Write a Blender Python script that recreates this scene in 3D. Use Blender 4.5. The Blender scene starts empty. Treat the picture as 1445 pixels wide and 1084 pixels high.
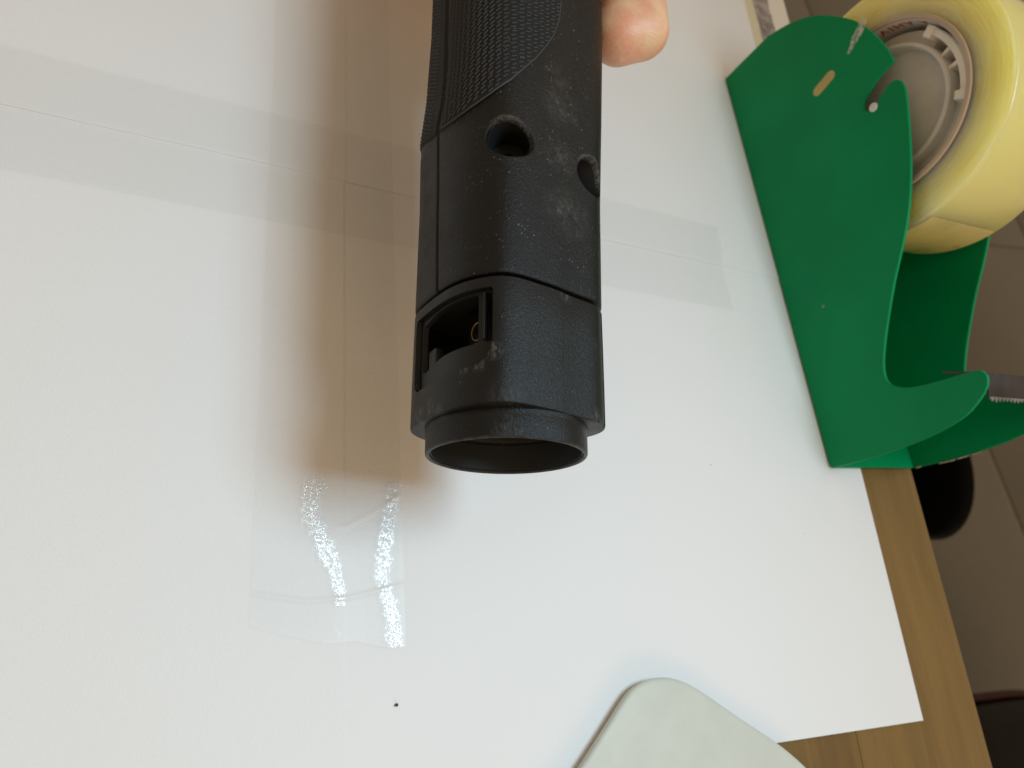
import bpy, bmesh, math, random
import numpy as np
from mathutils import Matrix, Vector, noise

random.seed(7)
S = bpy.context.scene
COL = S.collection
R = math.radians
MM = 0.001

# ------------------------------------------------------------------ camera
CAMROT = Matrix(((0.88506983, -0.10052852, -0.45447268),
                 (-0.07897927, 0.92980434, -0.3594804),
                 (0.4587087, 0.35405918, 0.8150021)))
CAMH = 0.2455
cd = bpy.data.cameras.new('camera')
cam = bpy.data.objects.new('camera', cd)
COL.objects.link(cam)
cam.matrix_world = Matrix.Translation((0, 0, CAMH)) @ CAMROT.to_4x4()
cd.sensor_width = 36.0
cd.lens = 1085.0 / 1445.0 * 36.0
cd.clip_start = 0.005
cd.clip_end = 50
cd.dof.use_dof = True
cd.dof.focus_distance = 0.232
cd.dof.aperture_fstop = 16
S.camera = cam

# ------------------------------------------------------------------ light
w = bpy.data.worlds.new('World')
S.world = w
w.use_nodes = True
bg = w.node_tree.nodes['Background']
bg.inputs[0].default_value = (1.0, 0.745, 0.50, 1)
bg.inputs[1].default_value = 0.465


def area(name, loc, target, power, size, color, shape='DISK', spread=180):
    l = bpy.data.lights.new(name, 'AREA')
    l.shape = shape
    l.size = size
    l.energy = power
    l.color = color
    l.spread = R(spread)
    o = bpy.data.objects.new(name, l)
    COL.objects.link(o)
    o.location = loc
    o.rotation_euler = (Vector(target) - Vector(loc)).to_track_quat('-Z', 'Y').to_euler()
    return o


area('desk_lamp', (0.310, 0.045, 0.60), (-0.34, -0.26, 0.0), 2.85, 0.25, (0.535, 0.805, 1.0), spread=165)
area('ceiling_lamp', (0.36, 0.175, 0.90), (0.07, 0.04, 0.0), 0.6, 0.17, (1.0, 0.85, 0.62))
area('warm_lamp', (0.40, -1.45, 0.72), (0.25, 0.1, 0.0), 5, 0.6, (1.0, 0.66, 0.36))

S.view_settings.view_transform = 'Standard'
S.view_settings.look = 'None'
S.view_settings.exposure = 0.0
S.view_settings.gamma = 1.0
S.view_settings.use_curve_mapping = False
S.cycles.use_denoising = True
S.cycles.max_bounces = 10
S.cycles.transparent_max_bounces = 12
S.cycles.use_adaptive_sampling = False
S.cycles.caustics_reflective = False
S.cycles.caustics_refractive = False


# ------------------------------------------------------------------ helpers
def tag(o, label=None, cat=None, group=None, kind=None):
    if label: o['label'] = label
    if cat: o['category'] = cat
    if group: o['group'] = group
    if kind: o['kind'] = kind
    return o


def empty(name, loc=(0, 0, 0), rz=0.0, parent=None):
    o = bpy.data.objects.new(name, None)
    COL.objects.link(o)
    o.location = loc
    o.rotation_euler = (0, 0, rz)
    o.empty_display_size = 0.02
    if parent: o.parent = parent
    return o


def mesh_obj(name, verts, faces, mat=None, parent=None, smooth=True, auto=None):
    me = bpy.data.meshes.new(name)
    me.from_pydata([tuple(v) for v in verts], [], faces)
    me.validate()
    bm = bmesh.new()
    bm.from_mesh(me)
    bmesh.ops.recalc_face_normals(bm, faces=bm.faces)
    if auto is not None:
        for e in bm.edges:
            if len(e.link_faces) == 2 and e.calc_face_angle(0) > R(auto):
                e.smooth = False
    for f in bm.faces: f.smooth = smooth
    bm.to_mesh(me)
    bm.free()
    if mat: me.materials.append(mat)
    o = bpy.data.objects.new(name, me)
    COL.objects.link(o)
    if parent: o.parent = parent
    return o


def bm_obj(name, bm, mat=None, parent=None, smooth=True, auto=35):
    bmesh.ops.recalc_face_normals(bm, faces=bm.faces)
    for e in bm.edges:
        if len(e.link_faces) == 2 and e.calc_face_angle(0) > R(auto): e.smooth = False
    for f in bm.faces: f.smooth = smooth
    me = bpy.data.meshes.new(name)
    bm.to_mesh(me)
    bm.free()
    if mat: me.materials.append(mat)
    o = bpy.data.objects.new(name, me)
    COL.objects.link(o)
    if parent: o.parent = parent
    return o


def apply_mods(o, auto=35):
    """bake the modifiers of o into its mesh"""
    dg = bpy.context.evaluated_depsgraph_get()
    dg.update()
    me = bpy.data.meshes.new_from_object(o.evaluated_get(dg))
    o.modifiers.clear()
    old = o.data
    mats = [m for m in old.materials]
    o.data = me
    if not me.materials:
        for m in mats: me.materials.append(m)
    if auto is not None:
        bm = bmesh.new()
        bm.from_mesh(me)
        for e in bm.edges:
            e.smooth = not (len(e.link_faces) == 2 and e.calc_face_angle(0) > R(auto))
        for f in bm.faces: f.smooth = True
        bm.to_mesh(me)
        bm.free()
    return o


def cut(o, cutters, op='DIFFERENCE', keep=False):
    for c in cutters:
        m = o.modifiers.new('b', 'BOOLEAN')
        m.operation = op
        m.object = c
        m.solver = 'EXACT'
    apply_mods(o)
    if not keep:
        for c in cutters:
            bpy.data.objects.remove(c, do_unlink=True)
    return o


def loops_mesh(loops, close_u=True, close_v=False):
    """quad strips between equally long loops of points"""
    n = len(loops[0])
    V = [p for l in loops for p in l]
    Fc = []
    m = len(loops)
    for j in range(m if close_v else m - 1):
        k = (j + 1) % m
        for i in range(n if close_u else n - 1):
            i2 = (i + 1) % n
            Fc.append((j * n + i, j * n + i2, k * n + i2, k * n + i))
    return V, Fc


def bevel(o, wd, seg=2, ang=35):
    m = o.modifiers.new('bv', 'BEVEL')
    m.width = wd
    m.segments = seg
    m.limit_method = 'ANGLE'
    m.angle_limit = R(ang)
    return o


def box(bm, x0, x1, y0, y1, z0, z1):
    v = [bm.verts.new(p) for p in ((x0, y0, z0), (x1, y0, z0), (x1, y1, z0), (x0, y1, z0),
                                   (x0, y0, z1), (x1, y0, z1), (x1, y1, z1), (x0, y1, z1))]
    for f in ((3, 2, 1, 0), (4, 5, 6, 7), (0, 1, 5, 4), (1, 2, 6, 5), (2, 3, 7, 6), (3, 0, 4, 7)):
        bm.faces.new([v[i] for i in f])


# ------------------------------------------------------------------ materials
class NT:
    def __init__(s, name):
        s.m = bpy.data.materials.new(name)
        s.m.use_nodes = True
        s.t = s.m.node_tree
        s.b = s.t.nodes['Principled BSDF']
        s.out = s.t.nodes['Material Output']
        s.co = None

    def n(s, typ, ins=None, **kw):
        nd = s.t.nodes.new(typ)
        for k, v in kw.items(): setattr(nd, k, v)
        for k, v in (ins or {}).items(): s.put(nd.inputs[k], v)
        return nd

    def put(s, sock, v):
        if isinstance(v, bpy.types.NodeSocket): s.t.links.new(v, sock)
        elif hasattr(sock.default_value, '__len__') and not isinstance(v, (tuple, list)): sock.default_value = (v,) * len(sock.default_value)
        else: sock.default_value = v if not (isinstance(v, (tuple, list)) and len(v) == 3 and len(sock.default_value) == 4) else (*v, 1)

    def obj(s):
        if s.co is None: s.co = s.n('ShaderNodeTexCoord').outputs['Object']
        return s.co

    def noise(s, scale, detail=3, rough=0.5, vec=None, dist=0.0):
        return s.n('ShaderNodeTexNoise', {'Vector': vec or s.obj(), 'Scale': scale, 'Detail': detail, 'Roughness': rough, 'Distortion': dist}).outputs['Fac']

    def vor(s, scale, vec=None, out='Distance', feature='F1'):
        return s.n('ShaderNodeTexVoronoi', {'Vector': vec or s.obj(), 'Scale': scale}, feature=feature).outputs[out]

    def scale(s, v, sc):
        return s.n('ShaderNodeVectorMath', {0: v, 1: sc}, operation='MULTIPLY').outputs[0]

    def math(s, op, a, b=0.0, c=0.0, clamp=False):
        return s.n('ShaderNodeMath', {0: a, 1: b, 2: c}, operation=op, use_clamp=clamp).outputs[0]

    def ramp(s, f, a, b, lo=0.0, hi=1.0):
        return s.n('ShaderNodeMapRange', {'Value': f, 'From Min': a, 'From Max': b, 'To Min': lo, 'To Max': hi}, clamp=True).outputs[0]

    def mix(s, f, a, b):
        nd = s.n('ShaderNodeMix', data_type='RGBA')
        s.put(nd.inputs[0], f)
        s.put(nd.inputs[6], a if isinstance(a, bpy.types.NodeSocket) else (*a, 1))
        s.put(nd.inputs[7], b if isinstance(b, bpy.types.NodeSocket) else (*b, 1))
        return nd.outputs[2]

    def bump(s, h, strength=0.3, dist=0.0005, normal=None):
        nd = s.n('ShaderNodeBump', {'Height': h, 'Strength': strength, 'Distance': dist})
        if normal is not None: s.put(nd.inputs['Normal'], normal)
        return nd.outputs[0]

    def bev(s, r, samples=4):
        nd = s.n('ShaderNodeBevel', {'Radius': r})
        nd.samples = samples
        return nd.outputs[0]

    def set(s, **kw):
        names = dict(color='Base Color', rough='Roughness', normal='Normal', metal='Metallic', spec='Specular IOR Level',
                     sss='Subsurface Weight', sssr='Subsurface Radius', ssss='Subsurface Scale', coat='Coat Weight', coatr='Coat Roughness',
                     trans='Transmission Weight', alpha='Alpha', sheen='Sheen Weight')
        for k, v in kw.items():
            s.put(s.b.inputs[names[k]], v)
        return s.m


def mat_paper(name, tint=(0.80, 0.80, 0.80)):
    t = NT(name)
    f1 = t.noise(900, 5, 0.7)
    f2 = t.noise(14, 3)
    c = t.mix(t.ramp(f1, 0.3, 0.7), tuple(x * 0.965 for x in tint), tint)
    c = t.mix(t.ramp(f2, 0.3, 0.7), c, tuple(x * 0.975 for x in tint))
    spk = t.vor(90)
    big = t.noise(31, 1)
    c = t.mix(t.math('MULTIPLY', t.ramp(spk, 0.035, 0.02), t.ramp(big, 0.66, 0.70)), c, (0.3, 0.28, 0.26))
    h = t.math('ADD', t.noise(1500, 4, 0.75), t.math('MULTIPLY', t.noise(260, 3), 0.7))
    return t.set(color=c, rough=t.ramp(f1, 0.2, 0.8, 0.5, 0.68), spec=0.25, normal=t.bump(h, 0.3, 0.0004))


def mat_tape(name):
    t = NT(name)
    t.t.nodes.remove(t.b)
    # 'bubble' is 1 where the film has come away from the paper and shines on its own
    bub = t.n('ShaderNodeAttribute', attribute_name='bubble').outputs['Fac']
    brk = t.noise(330, 4, 0.7)
    bub = t.ramp(t.math('ADD', bub, t.math('MULTIPLY', t.math('SUBTRACT', brk, 0.5), 1.5)), 0.34, 0.72)
    bub = t.math('MULTIPLY', bub, t.ramp(t.noise(1250, 3, 0.75), 0.44, 0.56))
    g = t.noise(1500, 3, 0.8)
    g2 = t.noise(560, 3, 0.6)
    nrm = t.bump(t.math('ADD', g, t.math('MULTIPLY', g2, 0.8)), 0.26, 0.0005)
    soft = t.bump(g2, 0.1, 0.0004)
    shine = t.n('ShaderNodeBsdfGlossy', {'Color': (1, 1, 1, 1), 'Roughness': 0.12, 'Normal': nrm})
    dull = t.n('ShaderNodeBsdfGlossy', {'Color': (1, 1, 1, 1), 'Roughness': 0.48, 'Normal': soft})
    gl = t.n('ShaderNodeMixShader', {0: bub, 1: dull.outputs[0], 2: shine.outputs[0]})
    tr = t.n('ShaderNodeBsdfTransparent', {'Color': (0.984, 0.986, 0.984, 1)})
    lw = t.n('ShaderNodeLayerWeight', {'Blend': 0.5}).outputs['Facing']
    fr = t.math('ADD', t.math('MULTIPLY', t.math('POWER', lw, 5.0), 0.5), t.math('ADD', 0.03, t.math('MULTIPLY', bub, 0.16)))
    mx = t.n('ShaderNodeMixShader', {0: fr, 1: tr.outputs[0], 2: gl.outputs[0]})
    t.t.links.new(mx.outputs[0], t.out.inputs[0])
    return t.m


def mat_wood(name, seed=0.0):
    t = NT(name)
    info = t.n('ShaderNodeObjectInfo').outputs['Random']
    off = t.n('ShaderNodeCombineXYZ', {0: t.math('MULTIPLY', info, 3.0), 1: t.math('MULTIPLY', info, 7.0), 2: t.math('MULTIPLY', info, 1.7)}).outputs[0]
    v = t.n('ShaderNodeVectorMath', {0: t.obj(), 1: off}, operation='ADD').outputs[0]
    vg = t.scale(v, (1.0, 0.07, 1.0))
    g1 = t.noise(75, 4, 0.6, vec=vg, dist=0.6)
    g2 = t.noise(480, 3, 0.6, vec=vg)
    pores = t.vor(900, vec=t.scale(v, (1.0, 0.05, 1.0)))
    c = t.mix(t.ramp(g1, 0.3, 0.72), (0.205, 0.116, 0.030), (0.110, 0.058, 0.014))
    c = t.mix(t.ramp(g2, 0.45, 0.75, 0, 0.5), c, (0.20, 0.11, 0.04))
    c = t.mix(t.ramp(pores, 0.16, 0.05, 0, 0.35), c, (0.12, 0.07, 0.03))
    c = t.mix(t.ramp(info, 0, 1, 0.0, 0.5), c, (0.29, 0.18, 0.058))
    h = t.math('ADD', g2, t.math('MULTIPLY', pores, 0.6))
    return t.set(color=c, rough=0.42, spec=0.4, normal=t.bump(h, 0.12, 0.0004))


def mat_black_plastic(name, dust=True, base=0.0042, rough=0.38):
    t = NT(name)
    grain = t.noise(2300, 4, 0.65)
    med = t.noise(120, 3)
    c = t.mix(t.ramp(med, 0.3, 0.7), (base * 0.9, base * 0.93, base * 0.92), (base * 1.22, base * 1.22, base * 1.2))
    r = t.ramp(med, 0.3, 0.7, rough - 0.05, rough + 0.07)
    if dust:
        # settled dust: small white specks, plus smudges where the shell was handled
        vd = t.n('ShaderNodeTexVoronoi', {'Vector': t.obj(), 'Scale': 1150.0})
        rnd = t.n('ShaderNodeSeparateColor', {0: vd.outputs['Color']}).outputs[0]
        spk = t.math('MULTIPLY', t.ramp(vd.outputs['Distance'], 0.28, 0.12), t.ramp(rnd, 0.80, 0.97))
        area_ = t.ramp(t.noise(75, 4, 0.6), 0.42, 0.7)
        spk = t.math('MULTIPLY', spk, t.math('ADD', t.math('MULTIPLY', area_, 0.55), 0.10))
        patch = None
        for (px, py, pz, pr) in ((16.4, 105.6, 18.2, 9), (15.5, 116.5, 19, 6), (17.9, 70, 16.5, 10), (16.5, 88, 18.5, 7)):
            d = t.n('ShaderNodeVectorMath', {0: t.obj(), 1: (px * MM, py * MM, pz * MM)}, operation='DISTANCE').outputs['Value']
            m = t.ramp(d, 0.001, pr * MM, 1, 0)
            patch = m if patch is None else t.math('MAXIMUM', patch, m)
        fine = t.ramp(t.noise(700, 4, 0.8), 0.45, 0.78)
        cloud = t.math('MULTIPLY', t.ramp(t.noise(230, 4, 0.7), 0.36, 0.72), t.math('MULTIPLY', patch, t.math('ADD', t.math('MULTIPLY', fine, 0.8), 0.12)))
        allover = t.math('MULTIPLY', t.ramp(t.noise(1900, 2, 0.6), 0.62, 0.85), 0.07)
        f = t.math('ADD', t.math('ADD', spk, t.math('MULTIPLY', cloud, 0.42)), allover, clamp=True)
        # rubbed rim of the two screw wells, plus chamfer highlight painted on one side
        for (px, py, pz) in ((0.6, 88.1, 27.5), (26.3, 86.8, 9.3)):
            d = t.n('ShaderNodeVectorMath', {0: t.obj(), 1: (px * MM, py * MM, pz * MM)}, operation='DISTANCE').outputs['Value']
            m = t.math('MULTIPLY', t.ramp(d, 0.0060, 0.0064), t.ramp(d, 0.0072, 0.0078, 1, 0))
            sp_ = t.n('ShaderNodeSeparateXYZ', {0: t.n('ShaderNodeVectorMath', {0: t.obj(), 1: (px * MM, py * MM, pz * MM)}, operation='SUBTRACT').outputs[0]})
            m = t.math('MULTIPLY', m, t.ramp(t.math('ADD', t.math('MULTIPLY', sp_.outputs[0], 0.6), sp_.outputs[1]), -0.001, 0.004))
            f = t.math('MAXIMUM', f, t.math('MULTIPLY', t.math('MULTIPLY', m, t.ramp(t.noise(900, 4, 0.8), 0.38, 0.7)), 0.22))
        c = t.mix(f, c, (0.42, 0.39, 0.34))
    h = t.math('ADD', grain, t.math('MULTIPLY', t.noise(900, 2), 0.6))
    return t.set(color=c, rough=r, spec=0.27, normal=t.bump(h, 0.5, 0.0005, t.bev(0.0004)))


def mat_scuffed_plastic(name):
    """black plastic of the nose, with scrapes rubbed to grey at its corners"""
    t = NT(name)
    grain = t.noise(2300, 4, 0.65)
    med = t.noise(120, 3)
    c = t.mix(t.ramp(med, 0.3, 0.7), (0.0046, 0.0054, 0.0056), (0.0072, 0.0082, 0.0084))
    vd = t.n('ShaderNodeTexVoronoi', {'Vector': t.obj(), 'Scale': 1000.0})
    rnd = t.n('ShaderNodeSeparateColor', {0: vd.outputs['Color']}).outputs[0]
    spk = t.math('MULTIPLY', t.ramp(vd.outputs['Distance'], 0.22, 0.10), t.ramp(rnd, 0.93, 0.99))
    f = t.math('MULTIPLY', spk, 0.35)
    lines = t.ramp(t.noise(1100, 4, 0.8, vec=t.scale(t.obj(), (1.0, 0.35, 1.0))), 0.44, 0.62)
    for (px, py, pz, pr, k) in ((-3.2, 22.0, 28, 3.2, 0.3), (-7, 18.3, 26.6, 2.6, 0.22), (-11, 18.2, 24.5, 2.2, 0.18), (-20.5, 11, 14, 3.2, 0.22), (-24.5, 9.5, 7.5, 4.5, 0.20), (-18, 8.4, 17.5, 3, 0.2), (0, 8.4, 28.3, 7, 0.06), (26, 8.4, 9, 4, 0.25), (0.5, 2, 23.4, 5, 0.10), (22.5, 5, 6, 5, 0.22), (17, 43, 17, 3, 0.15)):
        d = t.n('ShaderNodeVectorMath', {0: t.obj(), 1: (px * MM, py * MM, pz * MM)}, operation='DISTANCE').outputs['Value']
        f = t.math('MAXIMUM', f, t.math('MULTIPLY', t.math('MULTIPLY', t.ramp(d, pr * 0.3 * MM, pr * MM, 1, 0), lines), k))
    sy_ = t.n('ShaderNodeSeparateXYZ', {0: t.obj()}).outputs[1]
    f = t.math('MAXIMUM', f, t.math('MULTIPLY', t.math('MULTIPLY', t.ramp(sy_, 0.0002, 0.0007, 1, 0), t.ramp(t.noise(420, 4, 0.7), 0.32, 0.65)), 0.13))
    c = t.mix(f, c, (0.36, 0.36, 0.33))
    h = t.math('ADD', grain, t.math('MULTIPLY', t.noise(900, 2), 0.6))
    return t.set(color=c, rough=t.ramp(med, 0.3, 0.7, 0.35, 0.44), spec=0.3, normal=t.bump(h, 0.45, 0.0005, t.bev(0.0003)))


def mat_plain(name, color, rough=0.5, bump=0.0, bscale=800, metal=0.0, bevr=0.0, var=0.1, spec=0.5):
    t = NT(name)
    nz = t.noise(60, 4)
    c = t.mix(t.ramp(nz, 0.3, 0.7), tuple(x * (1 - var) for x in color), tuple(min(1, x * (1 + var)) for x in color))
    nrm = None
    if bevr: nrm = t.bev(bevr)
    if bump: nrm = t.bump(t.noise(bscale, 4, 0.65), bump, 0.0004, nrm)
    kw = dict(color=c, rough=t.ramp(nz, 0.3, 0.7, max(0, rough - 0.04), rough + 0.04), metal=metal, spec=spec)
    if nrm is not None: kw['normal'] = nrm
    return t.set(**kw)


def mat_green():
    t = NT('green_enamel')
    nz = t.noise(25, 3)
    c = t.mix(t.ramp(nz, 0.3, 0.7), (0.0003, 0.225, 0.074), (0.0006, 0.265, 0.09))
    chip = t.math('MULTIPLY', t.ramp(t.vor(55), 0.055, 0.04), t.ramp(t.noise(17, 1), 0.57, 0.6))
    c = t.mix(t.math('MULTIPLY', chip, 0.6), c, (0.35, 0.38, 0.30))
    h = t.math('ADD', t.noise(210, 2), t.math('MULTIPLY', t.noise(35, 2), 1.6))
    return t.set(color=c, rough=0.42, spec=0.13, normal=t.bump(h, 0.05, 0.001, t.bev(0.0007)))


def mat_chipped_green():
    t = NT('chipped_enamel')
    k = t.ramp(t.noise(330, 3, 0.7), 0.5, 0.56)
    c = t.mix(k, (0.005, 0.17, 0.07), (0.30, 0.29, 0.25))
    return t.set(color=c, rough=0.45)


def mat_rolltape():
    t = NT('wound_tape')
    sep = t.n('ShaderNodeSeparateXYZ', {0: t.obj()})
    rad = t.math('SQRT', t.math('ADD', t.math('POWER', sep.outputs[1], 2.0), t.math('POWER', sep.outputs[2], 2.0)))
    ang = t.math('ARCTAN2', sep.outputs[2], sep.outputs[1])
    rv = t.n('ShaderNodeCombineXYZ', {0: t.math('MULTIPLY', rad, 1.0), 1: t.math('MULTIPLY', ang, 0.0035), 2: t.math('MULTIPLY', sep.outputs[0], 0.05)}).outputs[0]
    rings = t.noise(900, 4, 0.65, vec=rv)
    blot = t.noise(45, 3)
    c = t.mix(t.ramp(rings, 0.3, 0.7), (0.86, 0.62, 0.17), (0.99, 0.84, 0.40))
    c = t.mix(t.ramp(blot, 0.35, 0.7, 0, 0.55), c, (0.99, 0.86, 0.46))
    # the tread shows the smooth outer turn, paler than the cut edge
    tread = t.ramp(rad, 0.0597, 0.0602)
    c = t.mix(tread, c, (0.74, 0.62, 0.22))
    h = t.math('ADD', t.math('MULTIPLY', rings, 0.5), t.math('MULTIPLY', t.noise(70, 3), 1.0))
    return t.set(color=c, rough=t.ramp(tread, 0, 1, 0.34, 0.26), spec=0.5, sss=1.0, sssr=(1.0, 0.85, 0.32), ssss=0.05, coat=0.25, coatr=0.15,
                 normal=t.bump(h, 0.22, 0.0008))


def mat_skin():
    t = NT('skin')
    n1 = t.noise(85, 4, 0.6)
    n2 = t.noise(420, 3)
    c = t.mix(t.ramp(n1, 0.38, 0.62), (0.72, 0.47, 0.28), (0.68, 0.33, 0.21))
    c = t.mix(t.ramp(n2, 0.5, 0.8, 0, 0.3), c, (0.76, 0.54, 0.35))
    wv = t.n('ShaderNodeTexWave', {'Vector': t.obj(), 'Scale': 330.0, 'Distortion': 5.0, 'Detail': 2.0, 'Detail Scale': 1.2}, bands_direction='Y').outputs['Fac']
    h = t.math('ADD', t.math('MULTIPLY', wv, 0.25), t.math('ADD', t.noise(1300, 3), t.math('MULTIPLY', t.noise(160, 3), 1.2)))
    return t.set(color=c, rough=0.45, spec=0.45, sss=0.25, sssr=(1.0, 0.36, 0.18), ssss=0.0035, normal=t.bump(h, 0.25, 0.0004))


def mat_print():
    t = NT('printed_paper')
    sep = t.n('ShaderNodeSeparateXYZ', {0: t.obj()})
    n1 = t.noise(110, 5, 0.65)
    x = t.math('ADD', sep.outputs[0], t.math('MULTIPLY', t.math('SUBTRACT', n1, 0.5), 0.004))
    body = t.mix(t.ramp(n1, 0.4, 0.62), (0.13, 0.12, 0.115), (0.38, 0.34, 0.31))
    c = t.mix(t.ramp(x, 0.3385, 0.3395), (0.66, 0.60, 0.42), body)
    c = t.mix(t.ramp(x, 0.3530, 0.3545), c, (0.72, 0.68, 0.62))
    return t.set(color=c, rough=0.45)


def mat_tile():
    t = NT('floor_tile')
    info = t.n('ShaderNodeObjectInfo').outputs['Random']
    n1 = t.noise(4.5, 4, 0.6)
    n2 = t.noise(60, 3)
    c = t.mix(t.ramp(n1, 0.3, 0.7), (0.095, 0.090, 0.072), (0.120, 0.113, 0.088))
    c = t.mix(t.ramp(n2, 0.4, 0.7, 0, 0.3), c, (0.145, 0.13, 0.10))
    c = t.mix(t.ramp(info, 0, 1, 0, 0.3), c, (0.13, 0.12, 0.096))
    return t.set(color=c, rough=0.42, normal=t.bump(n2, 0.08, 0.002))


def mat_cover():
    t = NT('pale_grey_plastic')
    n1 = t.noise(60, 5, 0.65)
    n2 = t.noise(700, 3)
    c = t.mix(t.ramp(n1, 0.3, 0.72), (0.60, 0.615, 0.545), (0.54, 0.555, 0.49))
    sp = t.math('MULTIPLY', t.ramp(t.vor(210), 0.11, 0.05), t.ramp(t.noise(45, 2), 0.55, 0.62))
    c = t.mix(t.math('MULTIPLY', sp, 0.5), c, (0.30, 0.31, 0.28))
    return t.set(color=c, rough=0.5, spec=0.4, normal=t.bump(n2, 0.06, 0.0004))


M_paper = mat_paper('white_paper')
M_tape = mat_tape('clear_tape')
M_wood = mat_wood('oiled_oak')
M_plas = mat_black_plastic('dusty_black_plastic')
M_nose = mat_scuffed_plastic('scuffed_black_plastic')
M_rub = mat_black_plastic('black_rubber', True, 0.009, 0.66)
M_tread = mat_plain('worn_lit_rubber', (0.03, 0.03, 0.028), 0.6, 0.2, 1500)
M_dark = mat_plain('inner_black', (0.006, 0.006, 0.006), 0.6)
M_frame = mat_plain('satin_black_plastic', (0.010, 0.0115, 0.0115), 0.42, 0.3, 2300, bevr=0.0003, spec=0.28)
M_crumb = mat_plain('dark_grit', (0.05, 0.042, 0.035), 0.8)
M_brass = mat_plain('brass', (0.20, 0.14, 0.07), 0.4, metal=1.0)
M_litwall = mat_plain('lit_wall_plastic', (0.024, 0.0275, 0.0285), 0.4, 0.3, 1500)
M_green = mat_green()
M_chip = mat_chipped_green()
M_roll = mat_rolltape()
M_tail = mat_plain('tape_film', (0.66, 0.54, 0.21), 0.3)
M_card = mat_plain('cardboard', (0.50, 0.40, 0.29), 0.8, 0.2, 900)
M_coreliner = mat_plain('white_core_paper', (0.80, 0.78, 0.75), 0.7)
M_red = mat_plain('red_ink', (0.60, 0.025, 0.025), 0.6)
M_hub = mat_plain('grey_plastic', (0.66, 0.65, 0.60), 0.5, 0.05, 900)
M_clip = mat_plain('cream_plastic', (0.84, 0.80, 0.71), 0.38)
M_steel = mat_plain('dark_steel', (0.045, 0.036, 0.032), 0.42, 0.3, 400, metal=0.4, var=0.35)
M_teeth = mat_plain('worn_steel', (0.30, 0.27, 0.235), 0.5, 0.4, 500, metal=0.5, var=0.5)
M_edge = mat_plain('bare_steel', (0.62, 0.58, 0.52), 0.35, 0.2, 600, metal=0.7)
M_skin = mat_skin()
M_print = mat_print()
M_tile = mat_tile()
M_grout = mat_plain('grout', (0.23, 0.20, 0.17), 0.9)
M_cover = mat_cover()
M_coverside = mat_plain('grey_plastic_side', (0.30, 0.30, 0.29), 0.5)
M_bin = mat_plain('bin_plastic', (0.003, 0.003, 0.003), 0.6, spec=0.12)
M_bag = mat_plain('black_vinyl', (0.003, 0.003, 0.0028), 0.42, 0.3, 120, spec=0.1)
M_pipe = mat_plain('dark_red_piping', (0.03, 0.003, 0.003), 0.5, spec=0.2)
M_metal = mat_plain('grey_leg_paint', (0.10, 0.10, 0.10), 0.5)
M_slotpatch = mat_plain('slot_tape_yellow', (0.52, 0.40, 0.15), 0.6, 0.2, 700)

# ------------------------------------------------------------------ floor
FZ = -0.72
fl = empty('floor')
tag(fl, 'brown grey stone tiled floor below the desk', None, None, 'structure')
bm = bmesh.new()
box(bm, -2.5, 5.5, -2.5, 5.5, FZ - 0.05, FZ - 0.004)
g = bm_obj('grout', bm, M_grout, fl)
tile_me = None
TS = 0.60
tilt = R(9.0)
ca, sa = math.cos(tilt), math.sin(tilt)
for i in range(-4, 6):
    for j in range(-5, 7):
        # the grout line runs through (1.757, 0.31) a little off the desk's own direction
        lx, ly = (i + 0.5) * TS, (j + 0.0) * TS * 2 + 0.02
        cx, cy = 1.757 + lx * ca + ly * -(-sa), 0.31 - lx * sa + ly * ca
        cx, cy = 1.757 + lx * ca - ly * sa * -1 * -1, 0.31 + lx * sa + ly * ca
        if not (-2.2 < cx < 5.2 and -2.2 < cy < 5.2): continue
        if tile_me is None:
            bm = bmesh.new()
            hw = TS / 2 - 0.008
            box(bm, -hw, hw, -hw - TS / 2, hw + TS / 2, -0.03, 0.0)
            to = bm_obj('tile', bm, M_tile, fl)
            bevel(to, 0.002, 2)
            apply_mods(to)
            tile_me = to.data
        else:
            to = bpy.data.objects.new('tile', tile_me)
            COL.objects.link(to)
            to.parent = fl
        to.location = (cx, cy, FZ)
        to.rotation_euler = (0, 0, tilt)

# ------------------------------------------------------------------ desk
TT = -0.0012          # desk top level: the paper lies about a millimetre above
desk = empty('desk', (0, 0, FZ))
tag(desk, 'oak stave desk top along the right edge of the white paper', 'desk')
DX1 = 0.3727
DZ = TT - FZ
bm = bmesh.new()
box(bm, -0.95, 0.2127 - 0.0002, -0.62, 0.95, DZ - 0.03, DZ)
bm_obj('table_top', bm, M_wood, desk)
xs = [0.2127, 0.2869, DX1]
rnd = random.Random(4)
for k in range(2):
    y = -0.62
    first = True
    while y < 0.949:
        ln = rnd.uniform(0.30, 0.62)
        if k == 1: ln = 1.6
        y1 = min(0.95, y + ln)
        if 0.95 - y1 < 0.12: y1 = 0.95
        bm = bmesh.new()
        box(bm, -(xs[k + 1] - xs[k]) / 2 + 0.0001, (xs[k + 1] - xs[k]) / 2 - 0.0001, -(y1 - y) / 2 + 0.0001, (y1 - y) / 2 - 0.0001, -0.03, 0.0)
        if k == 1:
            ed = [e for e in bm.edges if all(v.co.x > 0.01 for v in e.verts) and abs(e.verts[0].co.z - e.verts[1].co.z) < 1e-5]
            bmesh.ops.bevel(bm, geom=ed, offset=0.0035, segments=4, affect='EDGES', profile=0.5)
        o = bm_obj('stave', bm, M_wood, desk)
        o.location = ((xs[k] + xs[k + 1]) / 2, (y + y1) / 2, DZ + (0.0 if k == 1 else rnd.uniform(-0.00012, 0.0)))
        y = y1
for (lx, ly) in ((-0.88, -0.55), (0.27, -0.55), (-0.88, 0.88), (0.27, 0.88)):
    bm = bmesh.new()
    box(bm, lx - 0.025, lx + 0.025, ly - 0.025, ly + 0.025, 0.0, DZ - 0.031)
    bm_obj('leg', bm, M_metal, desk)
bm = bmesh.new()
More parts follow.
